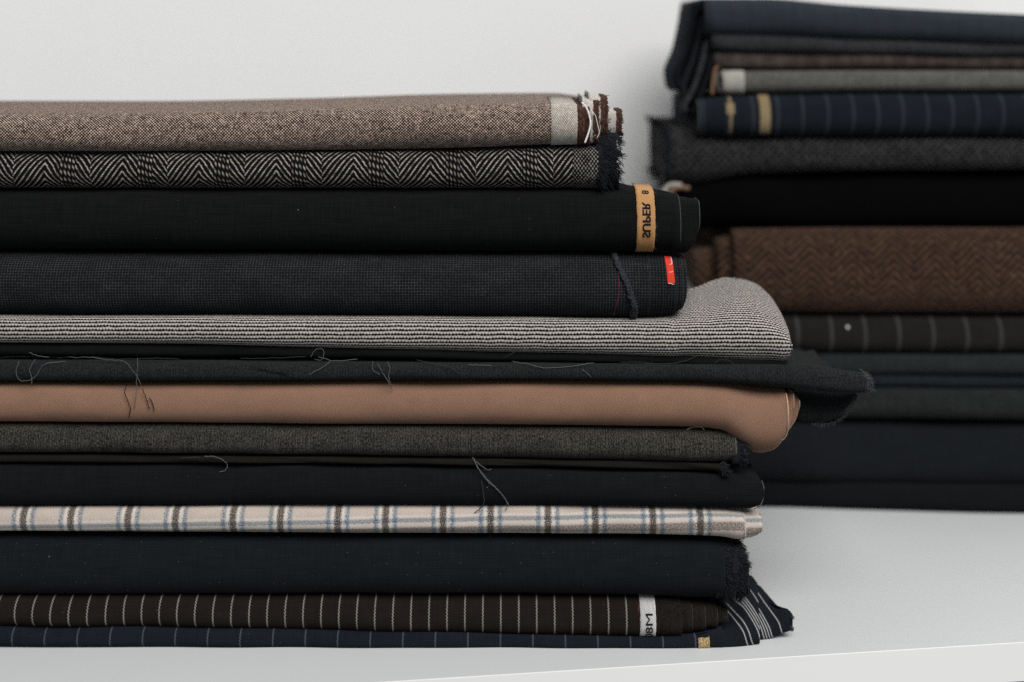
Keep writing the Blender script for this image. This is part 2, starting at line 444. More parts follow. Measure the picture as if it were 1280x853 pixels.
class Fold:
    """One folded length of cloth: a rounded front lip, flat top and underside, layered ends.
    prof: rows (px, top_py, bottom_py) in photo pixels at the lip's depth y0."""

    def __init__(s, prof, y0, depth=0.27, p=2.5, rk=0.5, rt=None, seed=1, wave=0.0012, yk=None, dk=None, comp=0.55):
        s.prof, s.y0, s.d, s.p, s.rk, s.rt, s.yk = prof, y0, depth, p, rk, rt, yk
        s.x0, s.x1 = prof[0][0], prof[-1][0]
        r = random.Random(seed)
        s.w = [(r.uniform(0.004, 0.05), r.uniform(0, 6.28), r.uniform(0.3, 1.0)) for _ in range(6)]
        s.wave = wave
        s.comp = comp
        s.sc = (CAMD + y0) / FPX
        s.dk = dk
        pm = min(max(640, s.x0), s.x1)
        s.zref = PZ((interp(prof, pm, 1) + interp(prof, pm, 2)) / 2, y0)

    def dims(s, px):
        t, b = interp(s.prof, px, 1), interp(s.prof, px, 2)
        y0 = s.y0
        if s.yk:
            y0 += interp(s.yk, px, 1)
        h = abs(b - t) * (CAMD + y0) / FPX
        rb = max(0.0015, min(0.030, 1.4 * s.rk * h))
        rt = rb
        if s.rt:
            rt = rb + interp(s.rt, px, 1)
        zt = PZ(t, y0 + s.comp * rt)
        zb = PZ(b, y0 + s.comp * rb)
        if zt - zb < 0.0006:
            m = (zt + zb) / 2
            zt, zb = m + 0.0003, m - 0.0003
        return y0, zt, zb, rt, rb

    def pt(s, px, phi):
        """phi -90..90 deg over the lip, from underside to top"""
        y0, zt, zb, rt, rb = s.dims(px)
        zc, hz = (zt + zb) / 2, (zt - zb) / 2
        if rt > rb * 1.05:                      # flared: the lip's turning point stays low
            hlow = min(hz, (zb and hz) * 1.0)
            zc = zb + max(0.006, min(hz, 0.022))
            hb, ht = zc - zb, zt - zc
        else:
            hb = ht = hz
        e = 2.0 / s.p
        sp, cp = math.sin(phi), math.cos(phi)
        if phi >= 0:
            pw = e if rt <= rb * 1.05 else 1.0
            z = zc + ht * (abs(sp) ** pw)
            y = y0 + rt * (1 - max(0.0, cp) ** pw)
        else:
            z = zc - hb * (abs(sp) ** e)
            y = y0 + rb * (1 - max(0.0, cp) ** e)
        wv = 0.0
        for f, ph, a in s.w:
            wv += a * math.sin(px * f + ph + phi * 0.8)
        y += s.wave * wv * 0.5 * max(0.15, cp)
        return Vector((PX(px, y0 + (0.85 * (y - y0) if s.rt else 0.0)), y, z))

    def nrm(s, px, phi):
        a = s.pt(px + 1.5, phi) - s.pt(px - 1.5, phi)
        b = s.pt(px, min(PI / 2, phi + 0.02)) - s.pt(px, max(-PI / 2, phi - 0.02))
        n = a.cross(b)
        if n.length < 1e-12:
            return Vector((0, -1, 0))
        n.normalize()
        return n if n.y < 0 else -n

    def phi_at(s, px, py):
        """phi whose point projects to row py"""
        best, bp = 1e9, 0
        for i in range(121):
            ph = -PI / 2 + PI * i / 120
            q = s.pt(px, ph)
            row = HY + (CAMH - q.z) * FPX / (CAMD + q.y)
            if abs(row - py) < best:
                best, bp = abs(row - py), ph
        return bp

    def section(s, px):
        ph = [-PI / 2 + PI * i / NPHI for i in range(NPHI + 1)]
        lip = [s.pt(px, q) for q in ph]
        y0 = s.y0
        back = y0 + (interp(s.dk, px, 1) if s.dk else s.d)
        zt, zb = lip[-1].z, lip[0].z
        x = lip[0].x
        yt, yb = lip[-1].y, lip[0].y
        r = min(0.02, (zt - zb) / 2, max(0.002, (back - max(yt, yb)) * 0.8))
        back = max(back, max(yt, yb) + 0.004)
        zm, hz = (zt + zb) / 2, (zt - zb) / 2
        out = []
        for k in range(1, 4):
            out.append(Vector((x, yt + (back - r - yt) * k / 3, zt)))
        for k in range(1, 6):
            a = PI / 2 - PI * k / 6
            out.append(Vector((x, back - r + r * math.cos(a), zm + hz * math.sin(a))))
        for k in range(3):
            out.append(Vector((x, back - r + (yb - back + r) * k / 3, zb)))
        return lip, out

    def build(s, name, mat, parent, x0=None, x1=None, cap=True, step=9.0, inset=0.0, layers=3, capmat=None):
        x0 = s.x0 if x0 is None else x0
        x1 = s.x1 if x1 is None else x1
        xs = [x0]
        pts = sorted(set([p[0] for p in s.prof if x0 < p[0] < x1] + [x1]))
        for q in pts:
            n = max(1, int(math.ceil((q - xs[-1]) / step)))
            a = xs[-1]
            for k in range(1, n + 1):
                xs.append(a + (q - a) * k / n)
        verts, uvs, faces, fuv = [], [], [], []
        nl = None
        for px in xs:
            lip, out = s.section(px)
            ring = lip + out
            nl = len(ring)
            # v measured along the surface in pixels from the lip's middle
            mid = NPHI // 2
            acc = [0.0] * (nl + 1)
            for i in range(1, nl):
                acc[i] = acc[i - 1] + (ring[i] - ring[i - 1]).length
            acc[nl] = acc[nl - 1] + (ring[0] - ring[-1]).length
            base = acc[mid]
            zr = (lip[mid].z - s.zref) / s.sc
            for i, q in enumerate(ring):
                verts.append(q)
            uvs.append([(px, (acc[i] - base) / s.sc + zr) for i in range(nl + 1)])
        for a in range(len(xs) - 1):
            for i in range(nl):
                j = (i + 1) % nl
                faces.append((a * nl + i, (a + 1) * nl + i, (a + 1) * nl + j, a * nl + j))
                fuv.append((uvs[a][i], uvs[a + 1][i], uvs[a + 1][i + 1], uvs[a][i + 1]))
        if cap:
            # ends: nested turns of the folded length, alternately in and out
            for end, px in ((0, xs[0]), (len(xs) - 1, xs[-1])):
                sg = -1 if end == 0 else 1
                base = end * nl
                cen_z = sum(verts[base + i].z for i in range(nl)) / nl
                prev = [base + i for i in range(nl)]
                y_lo = min(verts[base + i].y for i in range(nl))
                y_hi = max(verts[base + i].y for i in range(nl))
                for L in range(1, 2 * layers + 1):
                    f = 1.0 - L / (2.0 * layers + 0.6)
                    dx = (-0.0016 if L % 2 else 0.0) * sg
                    if L % 4 == 0:
                        dx -= 0.001 * sg
                    cur = []
                    hz = max(abs(verts[base + i].z - cen_z) for i in range(nl))
                    for i in range(nl):
                        q = verts[base + i]
                        yy = q.y
                        sh = (1 - f) * hz
                        yy = min(max(yy + sh * 1.1, y_lo + sh * 1.6), y_hi - sh)
                        verts.append(Vector((q.x + dx, yy, cen_z + (q.z - cen_z) * f)))
                        cur.append(len(verts) - 1)
                    for i in range(nl):
                        j = (i + 1) % nl
                        faces.append((prev[i], prev[j], cur[j], cur[i]) if end == 0 else (prev[j], prev[i], cur[i], cur[j]))
                        fuv.append(tuple((px + L * 2.0, uvs[end][q][1]) for q in ((i, i + 1, i + 1, i) if end == 0 else (i + 1, i, i, i + 1))))
                    prev = cur
                faces.append(tuple(prev if end == 0 else reversed(prev)))
                fuv.append(tuple((px, uvs[end][i][1]) for i in range(nl)))
        me = bpy.data.meshes.new(name)
        me.from_pydata([tuple(q) for q in verts], [], faces)
        lay = me.uv_layers.new(name='UVMap')
        k = 0
        for f in fuv:
            for q in f:
                lay.data[k].uv = q
                k += 1
        me.validate()
        bm = bmesh.new()
        bm.from_mesh(me)
        bmesh.ops.recalc_face_normals(bm, faces=bm.faces)
        bm.to_mesh(me)
        bm.free()
        o = link(name, me, mat, parent)
        return o

    def patch(s, name, mat, parent, xa, xb, pa=-PI / 2, pb=PI / 2, off=0.0005, nx=6, nv=30, lean=0.0, topback=0.0, ragged=0.0):
        verts, faces, uv = [], [], []
        r = random.Random(int(xa))
        for j in range(nv + 1):
            ph = pa + (pb - pa) * j / nv
            ja, jb = r.uniform(-ragged, ragged), r.uniform(-ragged, ragged)
            for i in range(nx + 1):
                px = xa + ja + (xb + jb - xa - ja) * i / nx + lean * (j / nv - 0.5)
                verts.append(tuple(s.pt(px, ph) + s.nrm(px, ph) * off))
                uv.append((px, j / nv * (s.dims(px)[1] - s.dims(px)[2]) / s.sc * 1.2))
        n = nx + 1
        rows = nv
        if topback > 0:
            for i in range(nx + 1):
                q = Vector(verts[nv * n + i])
                verts.append((q.x, q.y + topback, q.z + 0.0004))
                uv.append((uv[nv * n + i][0], uv[nv * n + i][1] + topback / s.sc))
            rows += 1
        for j in range(rows):
            for i in range(nx):
                faces.append((j * n + i, j * n + i + 1, (j + 1) * n + i + 1, (j + 1) * n + i))
        me = bpy.data.meshes.new(name)
        me.from_pydata(verts, [], faces)
        lay = me.uv_layers.new(name='UVMap')
        k = 0
        for f in faces:
            for q in f:
                lay.data[k].uv = uv[q]
                k += 1
        o = link(name, me, mat, parent)
        so = o.modifiers.new('thickness', 'SOLIDIFY')
        so.thickness = 0.0006
        so.offset = -1
        return o

    def edge(s, name, mat, parent, px, rad=0.0006, pa=-PI / 2, pb=PI / 2, back=0.05, n=34, jit=0.0, dx=0.0, off=0.0):
        P = []
        if back > 0:
            q = s.pt(px, -PI / 2)
            P.append(q + Vector((dx, back, 0)))
        for i in range(n + 1):
            ph = pa + (pb - pa) * i / n
            P.append(s.pt(px, ph) + Vector((dx, 0, 0)) + s.nrm(px, ph) * off + Vector((R.uniform(-jit, jit), R.uniform(-jit, jit), R.uniform(-jit, jit))))
        if back > 0:
            q = s.pt(px, PI / 2)
            P.append(q + Vector((dx, back, 0)))
        return tube(name, [P], rad, mat, parent)

    def fringe(s, name, mat, parent, px, n=260, length=0.006, rad=0.00022, pa=-PI / 2, pb=PI / 2, droop=0.3, seed=3, spread=3.0, sg=1, out=0.25, back=0.0):
        r = random.Random(seed)
        L = []
        nc = max(6, n // 14)
        clumps = [(r.uniform(pa, pb), r.uniform(-spread, spread * 0.3), r.uniform(0.0, out * 2), r.uniform(-0.8, 0.5), r.choice((0.55, 0.8, 1.0, 1.0, 1.5)), Vector((r.uniform(-.5, .5), r.uniform(-.5, .5), r.uniform(-.6, .4)))) for _ in range(nc)]
        for _ in range(n):
            cph, cx, co, cz, cl, cd = r.choice(clumps)
            ph = min(pb, max(pa, cph + r.gauss(0, 0.07)))
            x = px + (cx + r.gauss(0, 0.6)) * sg
            q = s.pt(x, ph)
            if back > 0 and r.random() < 0.35:
                q = s.pt(x, r.choice((-PI / 2, PI / 2)) if pb > 1.5 and pa < -1.5 else ph) + Vector((0, r.uniform(0, back), 0))
            nn = s.nrm(x, ph)
            ln = length * cl * r.uniform(0.35, 1.15)
            d = Vector((sg * 1.0, 0, 0)) + nn * (co + r.uniform(-.1, .1)) + Vector((0, 0, cz + r.uniform(-.25, .25)))
            d.normalize()
            P = [q]
            for k in range(4):
                d = (d + cd * 0.35 + Vector((0, 0, -droop * 0.25)) + Vector((r.uniform(-.3, .3), r.uniform(-.3, .3), r.uniform(-.3, .3)))).normalized()
                P.append(P[-1] + d * ln / 4)
            L.append(P)
        return tube(name, L, rad, mat, parent, sides=3, kind='stuff')


def tube(name, lines, rad, mat, parent, sides=6, kind=None, taper=True):
    verts, faces = [], []
    for P in lines:
        n = len(P)
        base = len(verts)
        for i, q in enumerate(P):
            a = P[max(0, i - 1)]
            b = P[min(n - 1, i + 1)]
            t = (b - a)
            t = t.normalized() if t.length > 1e-9 else Vector((1, 0, 0))
            ref = Vector((0, 0, 1)) if abs(t.z) < 0.8 else Vector((0, 1, 0))
            e1 = t.cross(ref).normalized()
            e2 = t.cross(e1)
            rr = rad * (0.45 if taper and i in (0, n - 1) else 1.0)
            for k in range(sides):
                an = 2 * PI * k / sides
                verts.append(tuple(q + e1 * rr * math.cos(an) + e2 * rr * math.sin(an)))
        for i in range(n - 1):
            for k in range(sides):
                k2 = (k + 1) % sides
                faces.append((base + i * sides + k, base + i * sides + k2, base + (i + 1) * sides + k2, base + (i + 1) * sides + k))
        faces.append(tuple(base + k for k in reversed(range(sides))))
        faces.append(tuple(base + (n - 1) * sides + k for k in range(sides)))
    me = bpy.data.meshes.new(name)
    me.from_pydata(verts, [], faces)
    return link(name, me, mat, parent, kind=kind)


def smooth_line(P, n=8):
    out = []
    for i in range(len(P) - 1):
        p0, p1, p2, p3 = P[max(0, i - 1)], P[i], P[i + 1], P[min(len(P) - 1, i + 2)]
        for k in range(n):
            t = k / n
            out.append(0.5 * ((2 * p1) + (p2 - p0) * t + (2 * p0 - 5 * p1 + 4 * p2 - p3) * t * t + (3 * p1 - 3 * p2 + p3 - p0) * t ** 3))
    out.append(P[-1])
    return out


def empty(x, y, z, label, group, cat='folded cloth', name='folded_cloth'):
    o = bpy.data.objects.new(name, None)
    COL.objects.link(o)
    o.location = (x, y, z)
    o.empty_display_size = 0.02
    o['label'] = label
    o['category'] = cat
    if group:
        o['group'] = group
    return o


def lettering(text, fold, parent, mat, xc, py_start, py_end, size_px, mirror=False, bold=0.018):
    """writes text running upwards on the fold's lip, letter tops to the left (or to the right when mirrored)"""
    cu = bpy.data.curves.new('lettering', 'FONT')
    cu.body = text
    cu.size = 1.0
    cu.offset = bold
    tmp = bpy.data.objects.new('lettering', cu)
    COL.objects.link(tmp)
    dg = bpy.context.evaluated_depsgraph_get()
    me = bpy.data.meshes.new_from_object(tmp.evaluated_get(dg))
    bpy.data.objects.remove(tmp)
    bm = bmesh.new()
    bm.from_mesh(me)
    bmesh.ops.triangulate(bm, faces=bm.faces)
    bmesh.ops.subdivide_edges(bm, edges=[e for e in bm.edges if e.calc_length() > 0.12], cuts=2)
    xsv = [v.co.x for v in bm.verts]
    lo, hi = min(xsv), max(xsv)
    hmax = max(v.co.y for v in bm.verts)
    pha, phb = fold.phi_at(xc, py_start), fold.phi_at(xc, py_end)
    for v in bm.verts:
        f = (v.co.x - lo) / (hi - lo)
        row = py_start + (py_end - py_start) * f
        ph = pha + (phb - pha) * f
        dxp = (v.co.y / hmax - 0.5) * size_px
        px = xc + (dxp if mirror else -dxp)
        q = fold.pt(px, ph) + fold.nrm(px, ph) * 0.0011
        v.co = q
    bmesh.ops.recalc_face_normals(bm, faces=bm.faces)
    bm.to_mesh(me)
    bm.free()
    me.materials.clear()
    o = link('lettering', me, mat, None, smooth=False)
    so = o.modifiers.new('thickness', 'SOLIDIFY')
    so.thickness = 0.0003
    so.offset = 0
    o.parent = parent
    o.location = (0, 0, 0)
    return o


# ------------------------------------------------------------------ the setting: shelf and wall
YAW = math.radians(9.4)


def slab(name, x0, x1, y0, y1, z0, z1, mat, origin, yaw, bevel=0.0):
    bm = bmesh.new()
    bmesh.ops.create_cube(bm, size=1.0)
    for v in bm.verts:
        v.co = Vector((x0 + (v.co.x + .5) * (x1 - x0), y0 + (v.co.y + .5) * (y1 - y0), z0 + (v.co.z + .5) * (z1 - z0)))
    if bevel:
        bmesh.ops.bevel(bm, geom=list(bm.edges), offset=bevel, segments=3, affect='EDGES', profile=0.5)
    me = bpy.data.meshes.new(name)
    bm.to_mesh(me)
    bm.free()
    o = link(name, me, mat, None, smooth=False)
    o.location = origin
    o.rotation_euler = (0, 0, yaw)
    o['kind'] = 'structure'
    return o


def paint_mat(name, c, rough, grain, bump, spec=0.5):
    m = bpy.data.materials.new(name)
    m.use_nodes = True
    nt = m.node_tree
    b = nt.nodes['Principled BSDF']
    tc = nt.nodes.new('ShaderNodeTexCoord')
    n = nt.nodes.new('ShaderNodeTexNoise')
    n.inputs['Scale'].default_value = grain
    n.inputs['Detail'].default_value = 5
    nt.links.new(tc.outputs['Object'], n.inputs['Vector'])
    n2 = nt.nodes.new('ShaderNodeTexNoise')
    n2.inputs['Scale'].default_value = 4
    nt.links.new(tc.outputs['Object'], n2.inputs['Vector'])
    f = S(nt, n2.outputs['Fac'])
    nt.links.new(scalec(nt, c, (f - 0.5) * 0.06 + 1.0), b.inputs['Base Color'])
    b.inputs['Roughness'].default_value = rough
    b.inputs['Specular IOR Level'].default_value = spec
    bn = nt.nodes.new('ShaderNodeBump')
    bn.inputs['Strength'].default_value = bump
    bn.inputs['Distance'].default_value = 0.0005
    nt.links.new(n.outputs['Fac'], bn.inputs['Height'])
    nt.links.new(bn.outputs[0], b.inputs['Normal'])
    return m


edge_pt = Vector((PX(480, 1.139 - 1.2), 1.139 - 1.2, 0))
shelf = slab('shelf', -1.2, 1.6, 0.0012, 0.66, -0.0275, 0.0, paint_mat('shaded_grey_laminate', (0.68, 0.70, 0.70), 0.42, 900, 0.02, 0.3), edge_pt, YAW, 0.0004)  # weaker light on the shelf top is put into its greyer colour
band = slab('front_edge', -1.2, 1.6, 0.0, 0.0011, -0.0276, 0.0003, paint_mat('white_front_edge', (0.83, 0.825, 0.815), 0.45, 900, 0.02, 0.3), (0, 0, 0), 0.0, 0.0004)  # front edge split off, kept white beside the shade-toned top
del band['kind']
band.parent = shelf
slab('wall', -2.2, 2.6, 0.66, 0.75, -1.2, 1.8, paint_mat('white_wall_paint', (0.80, 0.80, 0.795), 0.9, 260, 0.25, 0.2), edge_pt, YAW)

# ------------------------------------------------------------------ the near pile
G1 = 'folded cloths of the near pile'
G2 = 'folded cloths of the far pile'
LX = -270
FRONT = []


def root(label, g, ytop, ybot, y=0.1, px=400):
    return empty(PX(px, y), y, max(0, PZ(ybot, y)), label, g)


# 1 brown tweed on top
t1 = root('brown and cream birdseye tweed with pale selvedge band, on top of the near pile', G1, 120, 190)
f = Fold([(LX, 141, 190), (100, 142, 190), (330, 138, 189), (560, 131, 186), (700, 130, 181), (736, 134, 180)], 0.000, 0.24, p=2.05, rk=0.42, seed=11, wave=0.0016)
FRONT.append(f)
f.build('outer_fold', M['tweed'], t1)
b = f.patch('selvedge_band', M['cream_band'], t1, 689, 722, topback=0.12, off=0.0006, ragged=0.35)
f.patch('selvedge_border', M['brown_wool'], t1, 722, 735, topback=0.12, off=0.0007, ragged=0.5)
f.edge('cut_edge', M['brown_wool'], t1, 736, 0.0011, jit=0.0004, back=0.12)
f.fringe('frayed_edge', M['brown_wool'], t1, 735, 160, 0.0026, 0.00020, seed=5, back=0.06)
inner = [((728, 121, 181), (747, 127, 178), 0.007, 'cream_wool', 5), ((736, 116, 172), (758, 122, 170), 0.013, 'cream_wool', 7),
         ((746, 138, 171), (776, 139, 168), 0.020, 'cream_wool', 5)]
for i, (a, c, y, mk, bw) in enumerate(inner):
    g = Fold([a, ((a[0] + c[0]) / 2, (a[1] + c[1]) / 2 + 1, (a[2] + c[2]) / 2), c], y, 0.10 - 0.02 * i, rk=0.22, seed=21 + i, wave=0.002, comp=0.9)
    g.build('inner_fold', M[mk], t1, layers=2)
    g.patch('selvedge_border', M['brown_wool'], t1, c[0] - bw, c[0] + 0.3, topback=0.03, off=0.0008, ragged=0.9)
    g.edge('cut_edge', M['brown_wool'], t1, c[0], 0.0011, jit=0.0006, back=0.03)
    g.fringe('frayed_edge', M['brown_wool'], t1, c[0], 190, 0.0026, 0.00020, seed=30 + i, spread=4, back=0.03)
    g.fringe('frayed_edge', M['cream_wool'], t1, c[0] - bw - 2, 50, 0.0022, 0.00016, seed=40 + i, spread=6)
tube('loose_thread', [smooth_line([Vector((PX(a, -.004), -.004 + 0.0 * k, PZ(c, -.004))) for k, (a, c) in enumerate([(727, 128), (733, 135), (737, 146), (738, 156), (735, 168), (731, 179)])])], 0.0007, M['white'], t1)
tube('loose_thread', [smooth_line([Vector((PX(a, -.002), -.002, PZ(c, -.002))) for a, c in [(738, 137), (744, 144), (747, 156), (749, 166), (746, 173)]])], 0.00022, M['white'], t1)

# 2 herringbone
t2 = root('black and white herringbone tweed with shaggy dark end, second in the near pile', G1, 190, 236)
f = Fold([(LX, 190, 236), (300, 189, 236), (560, 187, 236), (700, 182, 236), (748, 180, 236)], 0.004, 0.24, p=2.05, rk=0.5, seed=12)
FRONT.append(f)
f.build('outer_fold', M['herring'], t2)
f.patch('selvedge_band', M['salt'], t2, 716, 748, off=0.0005)
g = Fold([(745, 168, 232), (757, 163, 235), (771, 167, 235)], 0.010, 0.22, rk=0.4, seed=13, wave=0.002)
g.build('inner_fold', M['navy_fray'], t2, layers=2)
f.fringe('frayed_edge', M['navy_fray'], t2, 750, 1300, 0.0055, 0.00020, seed=6, spread=5)
g.fringe('frayed_edge', M['navy_fray'], t2, 770, 3600, 0.0040, 0.00020, seed=7, spread=12, out=0.4, back=0.10)
g.fringe('frayed_edge', M['navy_fray'], t2, 758, 1900, 0.0045, 0.00020, seed=8, spread=11, out=0.6)

# 3 black with gold label
t3 = root('plain black cloth with a gold lettered selvedge label, under the herringbone tweed', G1, 236, 315)
f = Fold([(LX, 236, 313), (300, 236, 314), (640, 236, 316), (800, 237, 316), (835, 241, 316), (851, 246, 314)], 0.001, 0.25, p=2.05, rk=0.42, seed=14, dk=[(LX, 0.25), (740, 0.25), (790, 0.07), (851, 0.04)])
FRONT.append(f)
f.build('outer_fold', M['black'], t3)
g = Fold([(840, 247, 317), (858, 248, 318), (868, 250, 308), (873, 250, 294), (875, 252, 285)], 0.004, 0.035, rk=0.32, seed=15)
g.build('inner_fold', M['black'], t3)
g.edge('cut_edge', M['edge_grey'], t3, 874.4, 0.00035, back=0.02, pa=-0.9, pb=1.3)
f.edge('cut_edge', M['edge_grey'], t3, 851, 0.00028, back=0.02, pa=-0.9, pb=1.5)
lb = f.patch('woven_label', M['gold'], t3, 796.5, 819, off=0.0006, ragged=0.4, topback=0.03)
lettering('SUPER', f, lb, M['letter'], 808.5, 296, 254, 10, mirror=True)
lettering('8', f, lb, M['letter'], 808.5, 244, 240, 8.5, mirror=True, bold=0.0)
f.fringe('frayed_edge', M['edge_grey'], t3, 820, 46, 0.0016, 0.00014, seed=9, spread=1.0)

# 4 charcoal minicheck
t4 = root('charcoal fine check cloth with a small red tag, below the gold labelled black cloth', G1, 315, 398)
f = Fold([(LX, 314, 396), (300, 316, 396), (640, 317, 398), (780, 317, 400), (836, 318, 396), (856, 321, 388), (859, 326, 378)], 0.003, 0.24, p=2.05, rk=0.45, seed=16)
FRONT.append(f)
f4 = f
f.build('outer_fold', M['mini'], t4)
f.patch('red_tag', M['red'], t4, 833.5, 842.5, f.phi_at(838, 355), f.phi_at(838, 322), off=0.0009, lean=-2.0)
tg = bpy.data.objects['red_tag']
for (xa, ya, xb, yb, w) in ((841.2, 331, 840.4, 322.5, 0.00030), (838.0, 332.5, 841.6, 331, 0.00026), (836.5, 341.5, 842, 340.5, 0.00022), (835, 354.9, 842.7, 355.1, 0.00022)):
    P = []
    for k in range(7):
        px, py = xa + (xb - xa) * k / 6, ya + (yb - ya) * k / 6
        ph = f.phi_at(px, py)
        P.append(f.pt(px, ph) + f.nrm(px, ph) * 0.0011)
    o = tube('tag_mark', [P], w, M['white'], t4)
    o.parent = tg
    o.location = (0, 0, 0)


def on(f, px, py, off):
    ph = f.phi_at(px, py)
    return f.pt(px, ph) + f.nrm(px, ph) * off


seam = [(768, 318), (770, 324), (774, 334), (779, 345), (784, 356), (787, 366), (792, 376), (794, 386), (791, 396)]
strands = []
for k in range(7):
    rr = random.Random(k)
    P = [on(f, a + rr.uniform(-3.2, 3.2), c, 0.0012 + rr.uniform(0, 0.0012)) for a, c in seam]
    strands.append(smooth_line(P, 5))
tube('frayed_seam', strands, 0.0007, M['seam'], t4)
L = []
rr = random.Random(5)
for _ in range(150):
    k = rr.randrange(len(seam) - 1)
    t = rr.random()
    a, c = seam[k][0] + (seam[k + 1][0] - seam[k][0]) * t, seam[k][1] + (seam[k + 1][1] - seam[k][1]) * t
    P = [on(f, a + rr.uniform(-5, 2), c, 0.001), on(f, a + rr.uniform(-2, 4), c + rr.uniform(0, 4), 0.003), on(f, a + rr.uniform(0, 6), c + rr.uniform(1, 8), 0.0016)]
    L.append(smooth_line(P, 3))
tube('frayed_edge', L, 0.00026, M['edge_grey'], t4, sides=3, kind='stuff')
tube('loose_thread', [smooth_line([on(f, a, c, 0.0005) for a, c in ((773, 342), (774, 356), (773, 370), (770, 384), (768, 394))])], 0.00022, M['red_thread'], t4)
for x in (812, 829, 845, 853):
    f.edge('inner_fold_edge', M['thread_dark'], t4, x, 0.00022, back=0, pa=-1.25, pb=1.3, off=0.0002)

# 5 grey houndstooth with the flared end
t5 = root('grey houndstooth tweed with its right end flaring up, above the dark charcoal cloth', G1, 395, 440)
f = Fold([(LX, 396, 427), (200, 396, 429), (400, 396, 434), (640, 397, 440), (800, 399, 444), (838, 397, 446), (852, 376, 446), (866, 364, 447), (885, 359, 449),
          (907, 351, 451), (925, 347, 452), (945, 352, 453), (964, 367, 453), (979, 392, 452), (987, 414, 446), (991, 437, 439)], 0.002, 0.24, p=2.05, rk=0.42, seed=17, wave=0.0009,
         rt=[(LX, 0), (834, 0), (860, 0.05), (900, 0.07), (925, 0.075), (960, 0.06), (980, 0.03), (991, 0.002)], comp=1.0, dk=[(LX, 0.24), (830, 0.2), (862, 0.10), (925, 0.11), (960, 0.085), (980, 0.05), (990, 0.03)])
FRONT.append(f)
f.build('outer_fold', M['hound'], t5, step=6.0)

# 6 black cloth with loose threads
t6 = root('thin black cloth with loose raw edge threads, squeezed under the grey houndstooth', G1, 430, 453)
f = Fold([(LX, 427, 446), (200, 428, 447), (400, 433, 448), (640, 439, 452), (800, 443, 455), (930, 450, 459), (984, 452, 458)], 0.008, 0.22, p=2.05, rk=0.5, seed=18)
FRONT.append(f)
f.build('outer_fold', M['black2'], t6)

# 7 charcoal with long end
t7 = root('charcoal flannel whose frayed right end sticks out furthest, above the tan cloth', G1, 455, 478)
f = Fold([(LX, 452, 477), (150, 453, 477), (400, 455, 476), (640, 456, 475), (850, 457, 477), (930, 457, 481), (985, 456, 486), (1020, 459, 490), (1060, 465, 493), (1082, 468, 492), (1089, 474, 486)], -0.001, 0.22, p=2.05, rk=0.5, seed=19,
         yk=[(LX, 0), (930, 0), (1089, 0.004)], dk=[(LX, 0.22), (940, 0.2), (975, 0.10), (1004, 0.06), (1012, 0.026), (1089, 0.022)])
FRONT.append(f)
f.build('outer_fold', M['charcoal'], t7)
f.fringe('frayed_edge', M['edge_grey'], t7, 1087, 420, 0.0032, 0.00018, seed=10, spread=5, out=0.3, back=0.018)
f.edge('cut_edge', M['edge_grey'], t7, 1088, 0.0005, jit=0.0004, back=0.015)
g = Fold([(990, 487, 524), (1010, 487, 529), (1032, 488, 530), (1050, 490, 523), (1060, 491, 512), (1070, 491, 499)], 0.030, 0.17, p=2.05, rk=0.35, seed=20, comp=0.3)
g.build('hanging_flap', M['charcoal'], t7)
PT = []
for a, c in [(1000, 527), (1020, 530), (1034, 530), (1050, 523), (1060, 512), (1068, 500), (1070, 494)]:
    PT.append(Vector((PX(a, 0.031), 0.031, PZ(c, 0.031))))
PT = smooth_line(PT, 8)
L = []
rr = random.Random(77)
for _ in range(260):
    q = rr.choice(PT[6:])
    d = Vector((rr.uniform(-.2, 1), rr.uniform(-.6, .3), rr.uniform(-.9, .3))).normalized() * rr.uniform(0.001, 0.0035)
    L.append([q, q + d * .5 + Vector((0, 0, rr.uniform(-.0005, .0005))), q + d])
tube('frayed_edge', L, 0.0002, M['edge_grey'], t7, sides=3, kind='stuff')

# 8 tan
t8 = root('tan brown wool cloth with rounded layered end, the only tan one', G1, 478, 530)
tp = [(LX, 479, 528), (200, 479, 530), (400, 477, 532), (640, 476, 533), (800, 477, 535), (870, 478, 536), (905, 479, 540), (922, 480, 552), (940, 482, 564), (956, 483, 568), (968, 484, 566), (977, 485, 560), (982, 486, 552), (985, 488, 543)]
f = Fold(tp, 0.000, 0.25, p=2.05, rk=0.45, seed=23, wave=0.001)
FRONT.append(f)
f.build('outer_fold', M['tan'], t8, step=6.0)
q = tp[7:]
P = [f.pt(min(a, 984.9), -1.35) + Vector((0, -0.0003, -0.0003)) for a in (945, 952, 960, 966, 972, 976, 980, 982.5, 984.9)]
P += [f.pt(984.9, -1.35 + 0.3 * k) + Vector((0.0002, -0.0003, 0)) for k in range(1, 9)]
tube('cut_edge', [smooth_line(P)], 0.00065, M['tan_edge'], t8)
for i, (xe, yo, dz) in enumerate(((992, 0.010, -3), (999, 0.016, -7))):
    pr = [(960, 515, 540), (972, 506, 555 + dz), (980, 497 + i * 2, 554 + dz), (986, 490 + i * 3, 546 + dz), (xe - 3, 489 + i * 5, 530 + dz), (xe, 492 + i * 8, 516 + dz)]
    g = Fold(pr, yo, 0.2, rk=0.3, seed=50 + i, wave=0.0005)
    g.build('inner_fold', M['tan'], t8, layers=2)
    P = [g.pt(a, -1.3) + Vector((0, -0.0002, -0.0003)) for a in (972, 974, 976, 979, 982, xe - 6, xe - 3, xe - 1)]
    P += [g.pt(xe - 0.1, -1.2 + 0.3 * k) + Vector((0.0002, -0.0003, 0)) for k in range(1, 9)]
    tube('cut_edge', [smooth_line(P)], 0.00045, M['tan_edge'], t8)

